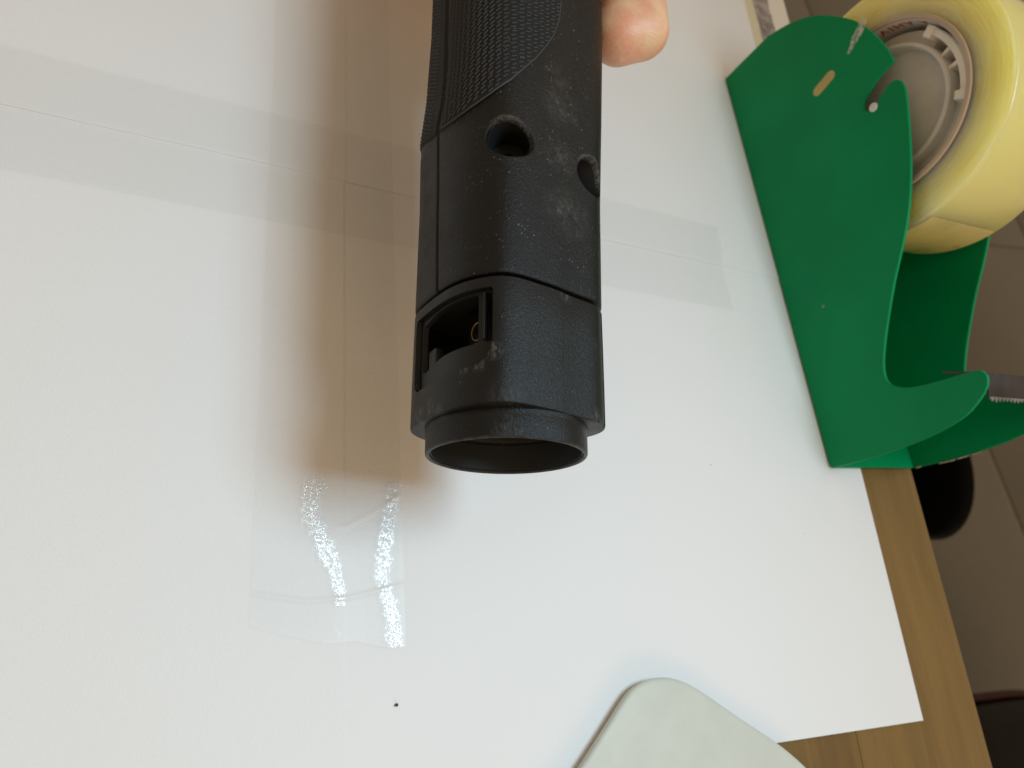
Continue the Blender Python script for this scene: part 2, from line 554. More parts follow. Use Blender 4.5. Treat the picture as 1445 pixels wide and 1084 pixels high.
box(bm, -0.854, 0.244, 0.865, 0.885, DZ - 0.09, DZ - 0.031)
bm_obj('apron', bm, M_metal, desk)

# ------------------------------------------------------------------ paper
SEAM_Y, SEAM_X, PX1, PY0 = 0.1855, 0.0699, 0.3294, -0.0304


def sheet(name, x0, x1, y0, y1, z, lift=None, seed=0, nx=60, ny=60):
    V, Fc = [], []
    for j in range(ny + 1):
        for i in range(nx + 1):
            x = x0 + (x1 - x0) * i / nx
            y = y0 + (y1 - y0) * j / ny
            zz = z + 0.00005 * noise.noise((x * 14 + seed, y * 14, 0))
            if lift: zz += lift(x, y)
            V.append((x, y, zz))
    n = nx + 1
    for j in range(ny):
        for i in range(nx):
            Fc.append((j * n + i, j * n + i + 1, (j + 1) * n + i + 1, (j + 1) * n + i))
    o = mesh_obj(name, V, Fc, M_paper)
    m = o.modifiers.new('s', 'SOLIDIFY')
    m.thickness = 0.00016
    m.offset = -1
    return apply_mods(o, 30)


G = 'white paper sheets taped together over the desk'
tag(sheet('paper_sheet', 0.0503, PX1, PY0, SEAM_Y + 0.006, 0.0, None, 1),
    'white paper sheet with its bottom right corner bare on the oak desk edge', 'paper', G)
tag(sheet('paper_sheet', -0.2091, SEAM_X, PY0 - 0.001, SEAM_Y + 0.006, 0.0002, lambda x, y: 0.0001 * math.exp((x - SEAM_X) / 0.004), 2),
    'white paper sheet at the bottom left, left of the upright clear tape', 'paper', G)
up = lambda x, y: 0.0001 * math.exp(-(y - SEAM_Y) / 0.006)
tag(sheet('paper_sheet', 0.0503, PX1 + 0.0002, SEAM_Y, 0.4014, 0.00019, up, 3),
    'white paper sheet at the top, behind the black tool and beside the green dispenser', 'paper', G)
tag(sheet('paper_sheet', -0.2091, SEAM_X + 0.0008, SEAM_Y + 0.0002, 0.4014, 0.00036, up, 4),
    'white paper sheet at the top left, above the long crosswise seam', 'paper', G)
bm = bmesh.new()
box(bm, 0.20, 0.3705, 0.33, 0.60, -0.0011, -0.0008)
o = bm_obj('printed_sheet', bm, M_print)
tag(o, 'grey printed sheet with cream and white borders peeking out behind the dispenser', 'printed page')

# crumb on the paper
bm = bmesh.new()
bmesh.ops.create_icosphere(bm, subdivisions=2, radius=0.00058)
for v in bm.verts: v.co *= 1 + 0.35 * noise.noise(v.co * 2500)
o = bm_obj('crumb', bm, M_crumb, smooth=False)
o.location = (0.0864, -0.0040, 0.0006)
o.scale = (1.0, 0.8, 0.6)
tag(o, 'tiny dark crumb on the white paper below the upright tape', 'crumb')


# clear tape
def interp(pts, y):
    ys = [p[1] for p in pts]
    xs_ = [p[0] for p in pts]
    return float(np.interp(y, ys, xs_))


ST1 = [(66.0, 0), (68.3, 29.5), (66.0, 38.3), (63.0, 45), (58.6, 54), (58.9, 61), (62.0, 68), (60.0, 120)]
ST2 = [(86.5, 0), (85.9, 14.8), (84.5, 26.9), (81.8, 36), (83.0, 45), (85.5, 57), (87.0, 68), (86.0, 120)]
BOT = [(41.7, 21.0), (51.6, 18.1), (63.3, 15.1), (69.9, 15.2), (73.3, 15.4), (83.5, 12.8), (89.3, 13.0)]
CR1 = [(41.3, 30.5), (57.7, 27.6), (71.0, 28.3), (90, 32.3)]
CR2 = [(69.9, 50.7), (79.5, 55.6), (90.1, 62.5)]


def tape_vertical():
    x0, x1, y1 = 41.7, 89.3, 395.0
    nx = 110
    ts = list(np.linspace(0, 1, 190)) + list(np.linspace(1, 6, 60)[1:])
    xsn = np.linspace(x0, x1, nx + 1)
    V, Fc, B = [], [], []
    for k, t in enumerate(ts):
        row = []
        for x in xsn:
            yb = float(np.interp(x, [p[0] for p in BOT], [p[1] for p in BOT]))
            row.append(yb + (90 - yb) * t if t <= 1 else 90 + (t - 1) / 5 * (y1 - 90))
        ym = row[nx // 2]
        a, b = interp(ST1, ym), interp(ST2, ym)
        # bubbles and ripples in the stuck film: slope is zero along two wandering ridges
        z, prev, out = 0.0, xsn[0], []
        fade = 1.0 if ym < 90 else max(0.25, 1 - (ym - 90) / 60)
        for x in xsn:
            s = math.tanh(min(abs(x - a), abs(x - b)) / 4.0) * 0.075
            s *= 1 if x < a else (-1 if x < (a + b) / 2 else (1 if x < b else -1))
            z += s * fade * (x - prev)
            prev = x
            out.append(z)
        lo = min(out)
        for i, x in enumerate(xsn):
            y = row[i]
            zz = 1.35 + (out[i] - lo) * 0.55
            if y < 75:
                c1 = float(np.interp(x, [p[0] for p in CR1], [p[1] for p in CR1]))
                zz += 0.30 * math.exp(-((y - c1) / 0.8) ** 2)
                if x > 66:
                    c2 = float(np.interp(x, [p[0] for p in CR2], [p[1] for p in CR2]))
                    zz += 0.32 * math.exp(-((y - c2) / 0.8) ** 2) * min(1, (x - 66) / 4)
            if SEAM_Y * 1000 - 3 < y: zz += 0.5 * min(1, (y - SEAM_Y * 1000 + 3) / 6)
            V.append((x * MM, y * MM, zz * MM))
            q = 0.0
            if y < 70.5:
                e = min(1, (70.5 - y) / 5)
                wa = 3.6 if y > 38 else 2.1
                if y > 62: wa = 4.6
                q = max(math.exp(-((x - a) / wa) ** 2) * (1 if y > 26 else 0.3), math.exp(-((x - b) / (3.0 if y < 62 else 3.4)) ** 2)) * e
            B.append(q)
    n = nx + 1
    for j in range(len(ts) - 1):
        for i in range(nx):
            Fc.append((j * n + i, j * n + i + 1, (j + 1) * n + i + 1, (j + 1) * n + i))
    o = mesh_obj('clear_tape_strip', V, Fc, M_tape)
    at = o.data.attributes.new('bubble', 'FLOAT', 'POINT')
    at.data.foreach_set('value', B)
    return o


tag(tape_vertical(), 'upright strip of clear packing tape with bright glints and a ragged lower end', 'tape', 'clear tape strips')


def tape_horizontal():
    V, Fc = [], []
    xs_ = np.linspace(-209, 262, 180)
    ny = 40
    rr = random.Random(3)
    for i, x in enumerate(xs_):
        for j in range(ny + 1):
            f = j / ny
            y = 161.5 + f * 47.5 - 0.006 * (x + 209) * 0.4
            xx = x
            if i > 170:
                e = (i - 170) / 9
                xx = x + e * (5 * abs(f - 0.45) + 1.2 * noise.noise((f * 6, 1, 2)))
            zz = 1.05 + (0.55 if y > SEAM_Y * 1000 else 0.0) + 0.10 * noise.noise((x * 0.05, y * 0.08, 3))
            zz += 0.45 * math.exp(-((y - SEAM_Y * 1000) / 2.2) ** 2)
            V.append((xx * MM, y * MM, zz * MM))
    n = ny + 1
    for i in range(len(xs_) - 1):
        for j in range(ny):
            Fc.append((i * n + j, (i + 1) * n + j, (i + 1) * n + j + 1, i * n + j + 1))
    return mesh_obj('clear_tape_strip', V, Fc, M_tape)


tag(tape_horizontal(), 'crosswise strip of clear packing tape over the long seam, passing behind the black tool', 'tape', 'clear tape strips')

# ------------------------------------------------------------------ the black tool
TA = R(18.6)
e1, eu, e2 = Vector((1, 0, 0)), Vector((0, math.cos(TA), -math.sin(TA))), Vector((0, math.sin(TA), math.cos(TA)))
Ocam = Vector(((714.5 - 722.5) / 1085 * 0.22, (542 - 646) / 1085 * 0.22, -0.22))
Rw = Matrix((CAMROT @ e1, CAMROT @ eu, CAMROT @ e2)).transposed()
tool = empty('power_tool')
tool.matrix_world = Matrix.Translation(CAMROT @ Ocam + Vector((0, 0, CAMH))) @ Rw.to_4x4()
tag(tool, 'dusty black handheld tool body with open round nose, held above the paper', 'power tool')

PTS = [(6, 28.46), (16, 27.9), (31.2, 25.1), (53.6, 23.95), (74.9, 25.8), (83.7, 27.4), (92, 28.3), (100.3, 28.05), (115.5, 26.9),
       (139, 25.2), (164.4, 25.96), (178, 27.7), (190, 28.2), (208, 27.3), (235, 26.2), (259.5, 27.5), (278.6, 26.8), (305, 24.4),
       (338.6, 24.9), (356, 28.1)]


def pspline(P):
    x = np.radians([p[0] for p in P])
    y = np.array([p[1] for p in P])
    n = len(x)
    h = np.diff(np.r_[x, x[0] + 2 * np.pi])
    dy = np.diff(np.r_[y, y[0]]) / h
    A = np.zeros((n, n))
    b = np.zeros(n)
    for i in range(n):
        j = (i - 1) % n
        A[i, j] += h[j]
        A[i, i] += 2 * (h[j] + h[i])
        A[i, (i + 1) % n] += h[i]
        b[i] = 6 * (dy[i] - dy[j])
    m = np.linalg.solve(A, b)

    def f(t):
        t = (t - x[0]) % (2 * np.pi) + x[0]
        i = int(min(max(np.searchsorted(x, t, side='right') - 1, 0), n - 1))
        k = (i + 1) % n
        d = t - x[i]
        e = h[i] - d
        return float(m[i] * e ** 3 / (6 * h[i]) + m[k] * d ** 3 / (6 * h[i]) + (y[i] / h[i] - m[i] * h[i] / 6) * e + (y[k] / h[i] - m[k] * h[i] / 6) * d)
    return f


rf = pspline(PTS)


def sec(deg, t, off=0.0):
    """a point on the tool's skin: angle round the axis, millimetres from the nose"""
    th = R(deg)
    r = rf(th) + off
    L = float(np.interp(t, [0, 80, 98, 104, 121, 148, 250, 290], [1, 1.0, 1.015, 1.01, .955, .925, .925, .9]))
    Q = float(np.interp(t, [0, 45, 80, 100, 120, 148, 250, 290], [1, 1.01, 1.04, 1.075, 1.11, 1.155, 1.17, 1.1]))
    # blend the two side scales across the top
    c = math.cos(th)
    k = L + (Q - L) * (0.5 + 0.5 * math.tanh(c * 6))
    return Vector((r * c * k, t, r * math.sin(th))) * MM


NTH = 240
ths = [360 * i / NTH for i in range(NTH)]

# collar (the wider square section behind the nose)


def colr(d, off=0.0):
    o_ = off
    if 8 < d < 48.8: o_ -= 0.22           # right of the mould line the wall steps in a little
    return o_


tl = sorted(set(ths + [48.6, 49.0, 8.2]))
loops = []
for t, off in ((8.0, None), (8.0, -0.55), (8.25, -0.12), (8.8, 0.0), (20, 0.05), (32, 0.05), (43.2, 0.0), (43.6, -0.15), (43.8, -0.6), (43.8, -1.6), (10.2, -1.6), (10.2, None)):
    if off is None: loops.append([Vector((22.0 * math.cos(R(d)), t, 22.0 * math.sin(R(d)))) * MM for d in tl])
    else: loops.append([sec(d, t, colr(d, off)) for d in tl])
V, Fc = loops_mesh(loops, True, True)
collar = mesh_obj('collar', V, Fc, M_nose, tool, auto=40)


def wedge(outline, r0=8, r1=45):
    """cutter: an outline in (angle, millimetres along), swept out from the axis"""
    A = [Vector((r0 * math.cos(R(d)), t, r0 * math.sin(R(d)))) * MM for d, t in outline]
    B = [Vector((r1 * math.cos(R(d)), t, r1 * math.sin(R(d)))) * MM for d, t in outline]
    n = len(outline)
    faces = [(i, (i + 1) % n, n + (i + 1) % n, n + i) for i in range(n)]
    faces += [tuple(range(n))[::-1], tuple(range(n, 2 * n))]
    o_ = mesh_obj('cutter', A + B, faces, None, tool, False)
    bpy.context.view_layer.update()
    return o_


def subdiv(o_, steps=3.0):
    out = []
    n = len(o_)
    for i in range(n):
        a, b = o_[i], o_[(i + 1) % n]
        m = max(1, int(abs(a[0] - b[0]) / steps))
        for k in range(m): out.append((a[0] + (b[0] - a[0]) * k / m, a[1] + (b[1] - a[1]) * k / m))
    return out


rec = subdiv([(97, 40.0), (97, 25.5), (97.8, 22.6), (100.4, 20.3), (104.5, 18.9), (112, 18.3), (135, 18.0), (156, 17.7), (166, 17.6), (170, 18.8), (171.5, 21), (172, 39.2), (171, 40.3), (98, 40.5)])
cut(collar, [wedge(rec, 20)])
# inset vent frame, with the window and the slot
loops = [[sec(d, t, o_) for d in ths] for t, o_ in ((10.4, -1.66), (43.6, -1.66), (43.6, -3.2), (10.4, -3.2))]
V, Fc = loops_mesh(loops, True, True)
vf = mesh_obj('vent_frame', V, Fc, M_frame, tool, auto=40)
win = subdiv([(106.4, 38.8), (106.4, 27), (107.2, 25.6), (110, 25.2), (136, 25.0), (150, 24.3), (163, 23.2), (167.6, 24.2), (168.6, 27), (169.3, 36.2), (168, 38.2), (150, 39.4), (130, 39.6), (108, 39.6)])
slot = [(97.9, 39.5), (97.9, 25.6), (101.2, 25.4), (101.4, 39.6)]
cut(vf, [wedge(win), wedge(slot)])
loops = [[sec(d, t, -1.75) for d in ths] for t in (43.62, 44.3)]
V, Fc = loops_mesh(loops)
Fc += [tuple(range(NTH))[::-1], tuple(range(NTH, 2 * NTH))]
mesh_obj('bulkhead', V, Fc, M_dark, tool, auto=40)
bm = bmesh.new()
pr = [sec(101.9, t_, o_) for t_ in (25.9, 39.5) for o_ in (-0.55, -2.2)]
pl_ = [sec(103.4, t_, o_) for t_ in (25.9, 39.5) for o_ in (-0.55, -2.2)]
vv = [bm.verts.new(p) for p in pr + pl_]
for f in ((0, 1, 3, 2), (4, 6, 7, 5), (0, 2, 6, 4), (1, 5, 7, 3), (0, 4, 5, 1), (2, 3, 7, 6)): bm.faces.new([vv[i] for i in f])
rb = bm_obj('rib', bm, M_frame, vf)
bevel(rb, 0.0002, 2)
apply_mods(rb)
# dark bits seen inside the window
loops = [[Vector((r_ * math.cos(R(d)), t, r_ * math.sin(R(d)))) * MM for d in range(0, 360, 12)] for t, r_ in ((11, 0.1), (11, 11.5), (43, 11.5), (43, 0.1))]
V, Fc = loops_mesh(loops)
mesh_obj('filler_core', V, Fc, M_dark, tool)
bm = bmesh.new()
for (a, b, c, d) in ((-9.0, 0, 0.9, 5.2),):
    pass
box(bm, -2.6 * MM, 2.6 * MM, -3.2 * MM, 3.2 * MM, -1.4 * MM, 1.4 * MM)
cb = bm_obj('latch', bm, M_frame, tool)
bevel(cb, 0.0006, 2)
apply_mods(cb)
cb.location = Vector((-20.0, 26.2, 9.0)) * MM
cb.rotation_euler = (0, R(-60), 0)
bm = bmesh.new()
rr_, r2 = 2.6, 0.3
vs = [[bm.verts.new((Vector(((rr_ + r2 * math.cos(b)) * math.cos(a), (rr_ + r2 * math.cos(b)) * math.sin(a), r2 * math.sin(b)))) * MM) for b in [2 * math.pi * k / 8 for k in range(8)]] for a in [2 * math.pi * k / 32 for k in range(32)]]
for i in range(32):
    for k in range(8):
        bm.faces.new((vs[i][k], vs[(i + 1) % 32][k], vs[(i + 1) % 32][(k + 1) % 8], vs[i][(k + 1) % 8]))
br = bm_obj('brass_ring', bm, M_brass, tool)
br.location = Vector((-8.0, 32.6, 15.5)) * MM
br.rotation_euler = (0, R(-50), 0)

# nose ring


def lathe_y(prof, n=160, wob=None):
    return [[Vector((r_ * math.cos(2 * math.pi * i / n), t, r_ * math.sin(2 * math.pi * i / n))) * MM for i in range(n)] for t, r_ in prof]


loops = lathe_y(((9.5, 22.6), (8.3, 23.5), (7.6, 23.45), (6.3, 23.42), (6.15, 23.27), (1.2, 23.25), (0.5, 23.2), (0.12, 23.0), (0, 22.65), (0.1, 22.25), (0.5, 22.0), (1.0, 21.9), (9.0, 21.78), (9.4, 21.2), (9.4, 20.3), (9.7, 20.0), (14, 19.9), (14, 21.9), (12, 22.5)))
V, Fc = loops_mesh(loops, True, True)
nr = mesh_obj('nose_ring', V, Fc, M_nose, tool, auto=45)
loops = lathe_y(((1.1, 21.85), (1.1, 21.6), (8.9, 21.5), (8.9, 21.7)))
V, Fc = loops_mesh(loops, True, True)
mesh_obj('lit_inner_wall', V, Fc, M_litwall, tool, auto=40)  # added sleeve, its paler blue-black colour makes the inner wall look lit
# mould seam down the outside of the ring
bm = bmesh.new()
for d in (92.3,):
    c, s = math.cos(R(d)), math.sin(R(d))
    box(bm, -0.09 * MM, 0.09 * MM, 0.9 * MM, 7.6 * MM, 23.1 * MM, 23.36 * MM)
sm = bm_obj('mould_seam', bm, M_nose, tool)
sm.rotation_euler = (0, R(90 - 92.3) * -1 * -1, 0)

# upper shells, parted by the side seam


def seam(t):
    return float(np.interp(t, [44, 46, 70, 99, 104, 109, 120, 137, 152, 300], [141.8, 142.2, 145.2, 146.8, 145.0, 142.4, 142.6, 145.6, 147.6, 150]))


TL = [44.75, 44.9, 45.3, 46.2] + list(np.linspace(48, 96, 25)) + list(np.linspace(97, 125, 29)) + list(np.linspace(127, 250, 42)) + [262, 272, 280, 286, 289, 290.5]


def capk(t):
    return 0.0 if t < 270 else -(1 - math.sqrt(max(0, 1 - ((t - 270) / 21.0) ** 2))) * 24


def rim(t):
    return float(np.interp(t, [44.75, 44.9, 45.3, 46.2], [-0.8, -0.35, -0.08, 0.0]))


def shell(name, f0, f1, n):
    loops = []
    for t in TL:
        a, b = f0(t), f1(t)
        row = []
        for i in range(n + 1):
            f = i / n
            d = a + (b - a) * f
            edge = min(f, 1 - f) * abs(b - a)          # round the long edges a little
            o_ = -0.5 * max(0, 1 - edge / 1.1) ** 2
            row.append(sec(d, t, rim(t) + o_ + capk(t)))
        loops.append(row)
    V, Fc = loops_mesh(loops, False)
    o_ = mesh_obj(name, V, Fc, M_plas, tool)
    # thickness by hand so that the seam walls run straight in
    inner = []
    for j, t in enumerate(TL):
        a, b = f0(t), f1(t)
        inner.append([sec(a + (b - a) * i / n, t, -2.2 + capk(t)) for i in range(n + 1)])
    nV = len(V)
    V2, F2 = loops_mesh(inner, False)
    allF = Fc + [tuple(nV + k for k in f)[::-1] for f in F2]
    m, nn = len(TL), n + 1
    for j in range(m - 1):
        for i in (0, n):
            allF.append((j * nn + i, (j + 1) * nn + i, nV + (j + 1) * nn + i, nV + j * nn + i))
    for i in range(n):
        for j in (0, m - 1):
            allF.append((j * nn + i, j * nn + i + 1, nV + j * nn + i + 1, nV + j * nn + i))
    bpy.data.objects.remove(o_, do_unlink=True)
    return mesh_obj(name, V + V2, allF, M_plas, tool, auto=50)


DG = 0.75
front = shell('front_shell', lambda t: -31.5, lambda t: seam(t) - DG, 190)
left = shell('side_shell', lambda t: seam(t) + DG, lambda t: 328.0, 150)
loops = [[sec(d, t, -14) for d in range(0, 360, 8)] for t in (45.5, 285)]
V, Fc = loops_mesh(loops)
V += [Vector((0, 45.5, 0)) * MM, Vector((0, 285, 0)) * MM]
nl = 45
for i in range(nl):
    Fc.append((i, (i + 1) % nl, 2 * nl))
    Fc.append((nl + i, nl + (i + 1) % nl, 2 * nl + 1))
mesh_obj('filler_core', V, Fc, M_dark, tool)  # added dark core, blocks light through the gaps between the shells


# screw wells
def hole(deg, t, axis, r=6.2, rc=7.6, soft=R(10)):
    P = sec(deg, t)
    ax = Vector(axis).normalized()
    q = Vector((0, 0, 1)).rotation_difference(ax)

    def ring_(prof, n=64):
        return [[P + q @ (Vector((r_ * math.cos(2 * math.pi * i / n), r_ * math.sin(2 * math.pi * i / n), z)) * MM) for i in range(n)] for z, r_ in prof]
    tab = sorted((v_.x / MM, v_.z / MM) for v_ in (q.inverted() @ (sec(deg + k * 0.5, t) - P) for k in range(-90, 91)))

    def drop(x): return float(np.interp(x, [a[0] for a in tab], [a[1] for a in tab]))
    L = []
    for z, r0_, g_, k in ((-13, 0, 0, 0), (-4.5, 0, 0, 0), (-2.2, 0, 0, 1), (-1.4, .06, .15, 1), (-0.8, .2, .5, 1), (-0.3, .4, .85, 1), (0.05, .75, 1.15, 1), (0.4, 1.3, 1.5, 1), (8, 1.4, 1.6, 0)):
        row_ = []
        for i in range(64):
            a_ = 2 * math.pi * i / 64
            r_ = r + (rc - r) * (r0_ * 0.55 + g_ * 0.75 * max(0, math.cos(a_ - soft)) ** 1.5)
            row_.append(P + q @ (Vector((r_ * math.cos(a_), r_ * math.sin(a_), z + k * drop(r_ * math.cos(a_)))) * MM))
        L.append(row_)
    V, Fc = loops_mesh(L)
    n = 64
    Fc += [tuple(range(n))[::-1], tuple(range((len(L) - 1) * n, len(L) * n))]
    c_ = mesh_obj('cutter', V, Fc, None, tool)
    bpy.context.view_layer.update()
    cut(front, [c_])
    L = [[P + q @ (Vector((r_ * math.cos(2 * math.pi * i / 64), r_ * math.sin(2 * math.pi * i / 64), -1.75 + drop(r_ * math.cos(2 * math.pi * i / 64)))) * MM) for i in range(64)] for r_ in (r + 0.03, r - 0.04)]
    L += ring_(((-9, r - 0.15), (-12, r - 0.35), (-12, 2.4), (-13.5, 2.3), (-13.5, 0.05)))
    V, Fc = loops_mesh(L)
    mesh_obj('screw_well', V, Fc, M_dark, tool, auto=40)


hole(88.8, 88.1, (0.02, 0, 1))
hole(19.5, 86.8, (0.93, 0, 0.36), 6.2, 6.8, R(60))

# grip pads


def pad(name, d0f, cols, tlow, tend, M=M_rub):
    """raised rubber pad: cols are fractions across, tlow the lower edge at each fraction"""
    nt = 60
    V, Fc = [], []
    n = len(cols)
    for j in range(nt + 1):
        g = (j / nt)
        for i, f in enumerate(cols):
            tb = tlow(f)
            t = tb + (tend - tb) * (g ** 1.7)
            d = d0f(f, t)
            # distance from the pad's border rounds the edge over
            ed = min((t - tb), f * 45, (1 - f) * 45 + 0.0)
            o_ = 0.72 * (1 - max(0, 1 - ed / 0.9) ** 2) - 0.22
            p = sec(d, t, o_)
            V.append(p)
    for j in range(nt):
        for i in range(n - 1):
            Fc.append((j * n + i, j * n + i + 1, (j + 1) * n + i + 1, (j + 1) * n + i))
    return mesh_obj(name, V, Fc, M, tool)


# front pad: from the side seam round to the right, lower edge sweeping up
EDGE = [(143.7, 99.6), (136, 98.7), (127, 98.3), (117, 98.9), (108, 100.2), (100, 102.1), (93, 104.6), (87.8, 107), (80, 112.5), (72, 118.2), (64, 124.8), (58.6, 129.8), (55, 134.8), (53.1, 138.4), (51.6, 144), (50.9, 150), (50.6, 156)]


def front_low(d):
    return float(np.interp(-d, [-e[0] for e in EDGE], [e[1] for e in EDGE]))


cols = [0, .005, .012, .02, .03] + list(np.linspace(.045, .9, 60)) + [.915, .93, .945, .955, .965, .975, .982, .988, .994, 1.0]
D_R = 50.6


def front_d(f, t):
    a = seam(t) - 1.6
    return a + (D_R - a) * f


front_pad = pad('grip_pad', front_d, cols, lambda f: front_low(front_d(f, 110)), 250)


def treads(pad_o, pts):
    bm = bmesh.new()
    for (d, t, ln, wd, sl) in pts:
        p = sec(d, t, 0.48)
        pa = sec(d + 1.0, t, 0.48) - sec(d - 1.0, t, 0.48)
        ux = pa.normalized()
        uy = Vector((0, 1, 0))
        uz = ux.cross(uy).normalized()
        if uz.dot(Vector((p.x, 0, p.z))) < 0: uz = -uz
        ax = (ux * math.cos(sl) + uy * math.sin(sl))
        ay = uz.cross(ax)
        vs = []
        for (a, b, h, k) in ((-1, -1, -.12, 1), (1, -1, -.12, 1), (1, 1, -.12, 1), (-1, 1, -.12, 1), (-1, -1, .26, .6), (1, -1, .26, .6), (1, 1, .26, .6), (-1, 1, .26, .6)):
            vs.append(bm.verts.new(p + (ax * a * ln * 0.5 * (0.9 if k < 1 else 1) + ay * b * wd * 0.5 * k + uz * h) * MM))
        for f in ((4, 5, 6, 7), (0, 1, 5, 4), (1, 2, 6, 5), (2, 3, 7, 6), (3, 0, 4, 7)):
            bm.faces.new([vs[i] for i in f])
    o_ = bm_obj('grip_texture', bm, M_tread, pad_o, False)
    o_['kind'] = 'stuff'
    return o_


pts = []
row = 0
t = 98.0
while t < 215:
    k = 0
    d = 140.2 + (0.0 if row % 2 else -0.7)
    while d > 52:
        if t + 0.0 > front_low(d) + 1.6 and d < seam(t) - 6.2:
            pts.append((d, t, 1.95, 0.55, R(-40) if d > 90 else R(-24)))
        d -= 4.5
    t += 1.55
    row += 1
treads(front_pad, pts)


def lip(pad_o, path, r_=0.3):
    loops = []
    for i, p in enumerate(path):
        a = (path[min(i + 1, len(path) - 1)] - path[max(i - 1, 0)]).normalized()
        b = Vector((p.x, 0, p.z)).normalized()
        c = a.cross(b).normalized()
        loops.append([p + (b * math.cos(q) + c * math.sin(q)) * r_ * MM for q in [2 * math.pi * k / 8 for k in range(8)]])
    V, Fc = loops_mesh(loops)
    mesh_obj('lit_pad_lip', V, Fc, M_tread, pad_o)  # paler tube along the pad border, the lit edge put into its colour


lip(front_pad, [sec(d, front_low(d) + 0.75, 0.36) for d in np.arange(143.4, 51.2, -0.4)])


def side_d(f, t):
    a = seam(t) + 1.6
    return a + (250 - a) * f


SE = [(148.5, 99.8), (155, 100.1), (162.4, 101.2), (170, 102.4), (176.3, 103.4), (190, 104), (250, 104)]
side_low = lambda d: float(np.interp(d, [e[0] for e in SE], [e[1] for e in SE]))
cols2 = [0, .005, .012, .02, .03] + list(np.linspace(.045, 1, 50))
side_pad = pad('grip_pad', side_d, cols2, lambda f: side_low(side_d(f, 110)), 250)
pts = []
row = 0
t = 101.0
while t < 215:
    d = 158.0 + (0.0 if row % 2 else 0.7)
    while d < 225:
        if t > side_low(d) + 1.2: pts.append((d, t, 1.95, 0.55, R(24)))
        d += 4.5
    t += 1.5
    row += 1
treads(side_pad, pts)

# ------------------------------------------------------------------ hand
hand = empty('hand')
hand.matrix_world = tool.matrix_world.copy()
tag(hand, 'bare hand gripping the black tool, one pinkish fingertip showing beside it', 'hand')


def capsule_hull(bm, balls):
    b2 = bmesh.new()
    for (x, y, z, r_) in balls:
        bmesh.ops.create_icosphere(b2, subdivisions=3, radius=r_, matrix=Matrix.Translation((x, y, z)))
    res = bmesh.ops.convex_hull(b2, input=b2.verts[:])
    bmesh.ops.delete(b2, geom=[v for v in b2.verts if not v.link_faces], context='VERTS')
    inter = [g for g in res['geom_interior'] if isinstance(g, bmesh.types.BMVert) and g.is_valid]
    if inter: bmesh.ops.delete(b2, geom=inter, context='VERTS')
    me = bpy.data.meshes.new('t')
    b2.to_mesh(me)
    b2.free()
    bm.from_mesh(me)
    bpy.data.meshes.remove(me)


def chain(bm, pts):
    for a, b in zip(pts[:-1], pts[1:]): capsule_hull(bm, [a, b])


bm = bmesh.new()
# the thumb, lying along the tool
capsule_hull(bm, [(40, 157.5, -7, 11.4), (48.2, 159.5, -8, 10.4), (46.4, 170, -9, 12.4)])
chain(bm, [(46.4, 170, -9, 12.4), (46.6, 184, -10, 11.6), (45, 212, -18, 13.0), (24, 244, -38, 16)])
capsule_hull(bm, [(-20, 212, -43, 11), (20, 225, -43, 13), (-20, 262, -45, 12), (22, 270, -45, 15), (0, 285, -46, 15)])
for (t0, rr_, dx) in ((226, 9.0, 0), (244, 9.3, -1), (262, 9.0, 0), (278, 8.0, 2)):
    chain(bm, [(-22 + dx, t0, -42, rr_ + .6), (-41 + dx, t0 - 1, -24, rr_ + .2), (-43 + dx, t0 - 2, -2, rr_), (-36 + dx, t0 - 3, 20, rr_ - .5), (-20 + dx, t0 - 4, 34, rr_ - 1.0)])
chain(bm, [(0, 280, -45, 17), (-2, 312, -46, 20), (-4, 420, -50, 30)])
capsule_hull(bm, [(-14, 290, -45, 14), (14, 290, -45, 15), (-15, 320, -46, 16), (13, 320, -46, 17)])
me = bpy.data.meshes.new('hand_skin')
bmesh.ops.scale(bm, vec=(MM, MM, MM), verts=bm.verts)
bm.to_mesh(me)
bm.free()
me.materials.append(M_skin)
ho = bpy.data.objects.new('hand_skin', me)
COL.objects.link(ho)
ho.parent = hand
m = ho.modifiers.new('r', 'REMESH')
m.mode = 'VOXEL'
m.voxel_size = 0.0011
m = ho.modifiers.new('s', 'SMOOTH')
m.factor = 0.6
m.iterations = 10
apply_mods(ho, 80)
for v in ho.data.vertices:      # soft creases across the pad of the thumb
    p = v.co / MM
    if p.x > 28 and p.y < 200:
        s = p.y + 0.12 * (p.x - 45) + 0.8 * noise.noise((p.x * 0.15, p.y * 0.1, 4))
        cr = sum(a * math.exp(-((s - c) / wd) ** 2) for c, a, wd in ((157.5, .22, .9), (154, .12, .7), (161.5, .14, .8), (172, .4, 1.2), (174.5, .3, 1.0)))
        sw = 0.35 * noise.noise((p.x * 0.11, p.y * 0.11, p.z * 0.11))
        n_ = v.normal
        v.co = v.co + n_ * (sw - cr) * MM
